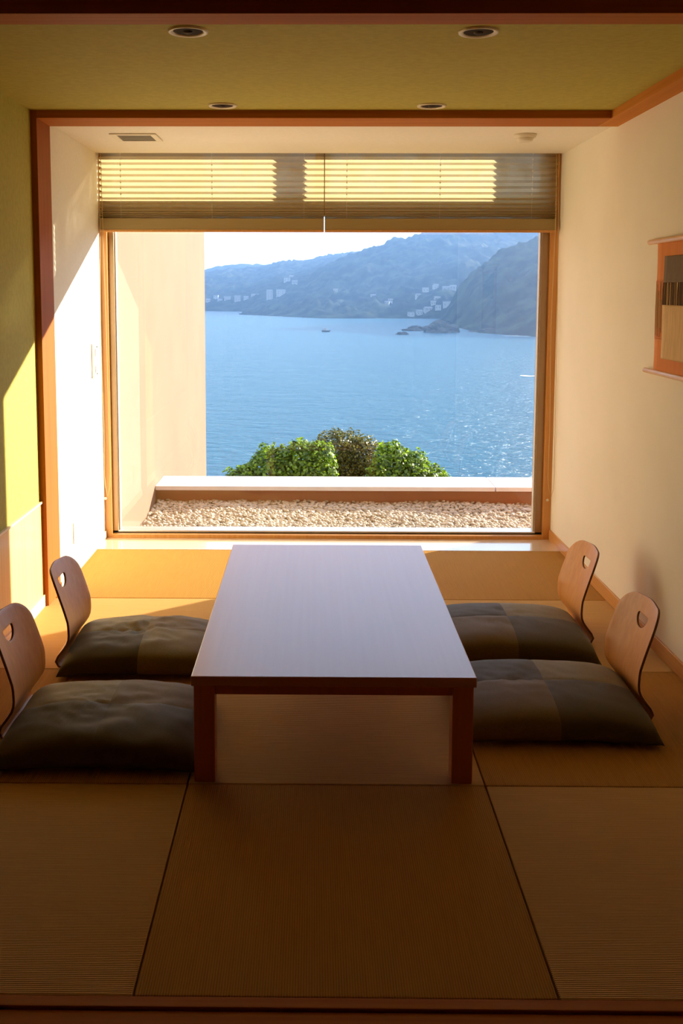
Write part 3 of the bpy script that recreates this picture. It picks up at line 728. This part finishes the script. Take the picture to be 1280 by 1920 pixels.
hill('far_hill', 'a', -1500, 900, 5400, 150, 24)
hill('town_hill', 'b', -800, 420, 2700, 340, 90)
hill('bay_hill', 'c', -110, 900, 2200, 380, 90)
hill('headland_hill', 'd', 100, 560, 1300, 260, 110)
# shoreline strip, rocks
def rock(cx, cy, sx, sy, sz, seed, label, par=None):
    bm = bmesh.new(); bmesh.ops.create_icosphere(bm, subdivisions=4, radius=1)
    for v in bm.verts:
        n_ = 1 + .38*noise.noise(v.co*1.3+Vector((seed, 0, 0))) + .18*noise.noise(v.co*3.7+Vector((seed, 2, 0))) + .08*noise.noise(v.co*8)
        v.co = Vector((v.co.x*sx, v.co.y*sy, v.co.z*sz))*n_
    o = obj('rock_outcrop', bm, M['shore']); o.location = (cx, cy, -30)
    tag(o, label, 'rock', 'rocks off the headland'); return o
rock(99, 772, 14, 16, 8.5, 1.0, 'large dark pointed rock joined to the headland shore')
rock(147, 778, 22, 12, 3.4, 2.0, 'low rocky shelf between the large rock and the headland')
rock(80.5, 800, 9, 4, 2.0, 3.0, 'low flat rock in the sea left of the large headland rock')
rock(86, 825, 8, 5, 3.0, 4.0, 'jagged low rock behind the flat rock by the headland')
rock(65.5, 728, 4.6, 2.4, 1.9, 5.0, 'small isolated dark rock standing alone in the bay')

# ------------------------------------------------------------------ houses across the bay
M['house'] = mat('pale_house_wall', (.40, .40, .38), .7); M['roof'] = mat('grey_roof', (.20, .20, .21), .8); M['pane'] = mat('dark_window', (.17, .18, .19), .3)
def house(x, y, h, wdt, dep, ht_, label, flat=False, z=None, rz=0):
    wdt *= .58; dep *= .6; ht_ *= .62
    t = thing('house', (x, y, (hz_(h, x, y) if z is None else z)-1.5), rz)
    obj('wall', box(-wdt/2, wdt/2, -dep/2, dep/2, -4, ht_+1.5), M['house'], t)
    bm = bmesh.new(); H0 = ht_+1.5
    if flat: bx(bm, -wdt/2-.4, wdt/2+.4, -dep/2-.4, dep/2+.4, H0, H0+.7)
    else:
        a = [bm.verts.new(p) for p in ((-wdt/2-.6, -dep/2-.6, H0), (wdt/2+.6, -dep/2-.6, H0), (wdt/2+.6, dep/2+.6, H0), (-wdt/2-.6, dep/2+.6, H0), (-wdt/2-.6, 0, H0+dep*.28), (wdt/2+.6, 0, H0+dep*.28))]
        for f in ((0, 1, 5, 4), (2, 3, 4, 5), (0, 4, 3), (1, 2, 5), (0, 3, 2, 1)): bm.faces.new([a[i] for i in f])
    obj('roof', bm, M['roof'], t)
    for r in range(max(1, int(ht_//3.2))):
        for k in range(max(2, int(wdt//5))):
            cx = -wdt/2 + wdt*(k+.5)/max(2, int(wdt//5))
            obj('window', box(cx-.5, cx+.5, -dep/2-.12, -dep/2, 2.4+r*3.2, 3.9+r*3.2), M['pane'], t)
    tag(t, label, 'house', 'houses across the bay')
HS = [
 (-196, 1690, 'b', 16, 10, 9, 'white house at the far left end of the waterfront town', 0), (-180, 1672, 'b', 12, 9, 6, 'small house second along the left waterfront', 0), (-168, 1690, 'b', 14, 10, 11, 'brightest white house in the left waterfront town', 1),
 (-158, 1655, 'b', 12, 9, 6, 'low house right of the brightest town house', 0), (-146, 1662, 'b', 18, 9, 8, 'wide house in the middle of the left waterfront', 0), (-128, 1650, 'b', 16, 10, 10, 'grey-roofed house in the waterfront town centre', 0),
 (-112, 1640, 'b', 14, 10, 6, 'small house left of the tall apartment block', 0), (-98, 1640, 'b', 22, 12, 7, 'wide white house next to the tall apartment block', 1),
 (-70, 1560, 'b', 16, 14, 24, 'tall pale apartment block at the left shore', 1), (-52, 1560, 'b', 24, 12, 13, 'pale building beside the tall apartment block', 1),
 (-46, 1690, 'b', 18, 12, 12, 'white building halfway up the left hillside', 1), (-32, 1640, 'b', 14, 10, 7, 'small white house below the hillside building', 0), (-40, 1740, 'b', 12, 10, 7, 'topmost white house on the left hillside', 0),
 (117, 1182, 'c', 14, 9, 6, 'white house at the left end of the cove shore', 1), (127, 1186, 'c', 12, 9, 7, 'white house second from left on the cove shore', 0), (138, 1192, 'c', 16, 9, 5, 'low white house at the centre of the cove shore', 0),
 (150, 1188, 'c', 12, 9, 7, 'white house right of centre on the cove shore', 1), (161, 1190, 'c', 18, 10, 8, 'long white house at the right end of the cove shore', 1), (146, 1205, 'c', 10, 8, 6, 'small house behind the cove waterfront', 0),
 (146, 1290, 'c', 14, 10, 8, 'white house on the slope above the cove, left one', 1), (160, 1300, 'c', 11, 9, 8, 'white house on the slope above the cove, right one', 0), (134, 1270, 'c', 10, 8, 4, 'small house on the slope left of the pair above the cove', 0),
 (170, 1268, 'c', 16, 9, 6, 'pale house lower right on the slope above the cove', 0), (180, 1275, 'c', 12, 9, 6, 'pale house at the far right of the slope above the cove', 0), (153, 1225, 'c', 12, 8, 5, 'low house in the trees just above the cove shore', 0),
 (92, 1235, 'c', 9, 8, 4, 'lone small house low in the wooded bay hillside', 0), (98, 1260, 'c', 9, 8, 4, 'lone small house above another low on the bay hill', 0),
 (78, 1300, 'c', 10, 8, 4, 'lone pale house in the trees at left of the bay hill', 0), (30, 1370, 'c', 9, 8, 4, 'lone pale house high at the left of the bay hill', 0),
]
for x, y, h, a, b, c, lab, fl in HS: house(x, y, h, a, b, c, lab, bool(fl), rz=.35*math.sin(x*1.7))
# small boat in the bay
t = thing('fishing_boat', (9.3, 775, -30))
obj('hull', ([(-3.2, -1, 1.1), (3.0, -1, 1.0), (4.4, 0, 1.6), (3.0, 1, 1.0), (-3.2, 1, 1.1), (-2.9, -.7, -.4), (2.8, -.6, -.4), (2.8, .6, -.4), (-2.9, .7, -.4)], [], [(0, 1, 2, 3, 4), (0, 5, 6, 1), (1, 6, 2), (2, 7, 3), (6, 7, 2), (3, 7, 8, 4), (4, 8, 5, 0), (5, 8, 7, 6)]), M['shore'], t)
obj('cabin', box(-1.6, .8, -.7, .7, 1.05, 2.9), M['house'], t); obj('mast', box(-.05, .05, -.05, .05, 2.9, 6.2), M['shore'], t)
tag(t, 'tiny fishing boat on the open bay below the town hill', 'boat')

# ------------------------------------------------------------------ sea haze in front of the far shore
hm = bpy.data.materials.new('sea_haze'); hm.use_nodes = True; nt = hm.node_tree; N = nt.nodes; L = nt.links; N.clear()
o = N.new('ShaderNodeOutputMaterial'); v = N.new('ShaderNodeVolumeScatter'); v.inputs['Color'].default_value = (.27, .49, .95, 1)
v.inputs['Density'].default_value = .00031; v.inputs['Anisotropy'].default_value = .35; 
va = N.new('ShaderNodeVolumeAbsorption'); va.inputs['Color'].default_value = v.inputs['Color'].default_value; va.inputs['Density'].default_value = v.inputs['Density'].default_value
ad = N.new('ShaderNodeAddShader'); L.new(v.outputs[0], ad.inputs[0]); L.new(va.outputs[0], ad.inputs[1]); L.new(ad.outputs[0], o.inputs['Volume'])
hz = struct('haze', box(-2600, 2600, 120, 2600, -29.5, 420), hm)
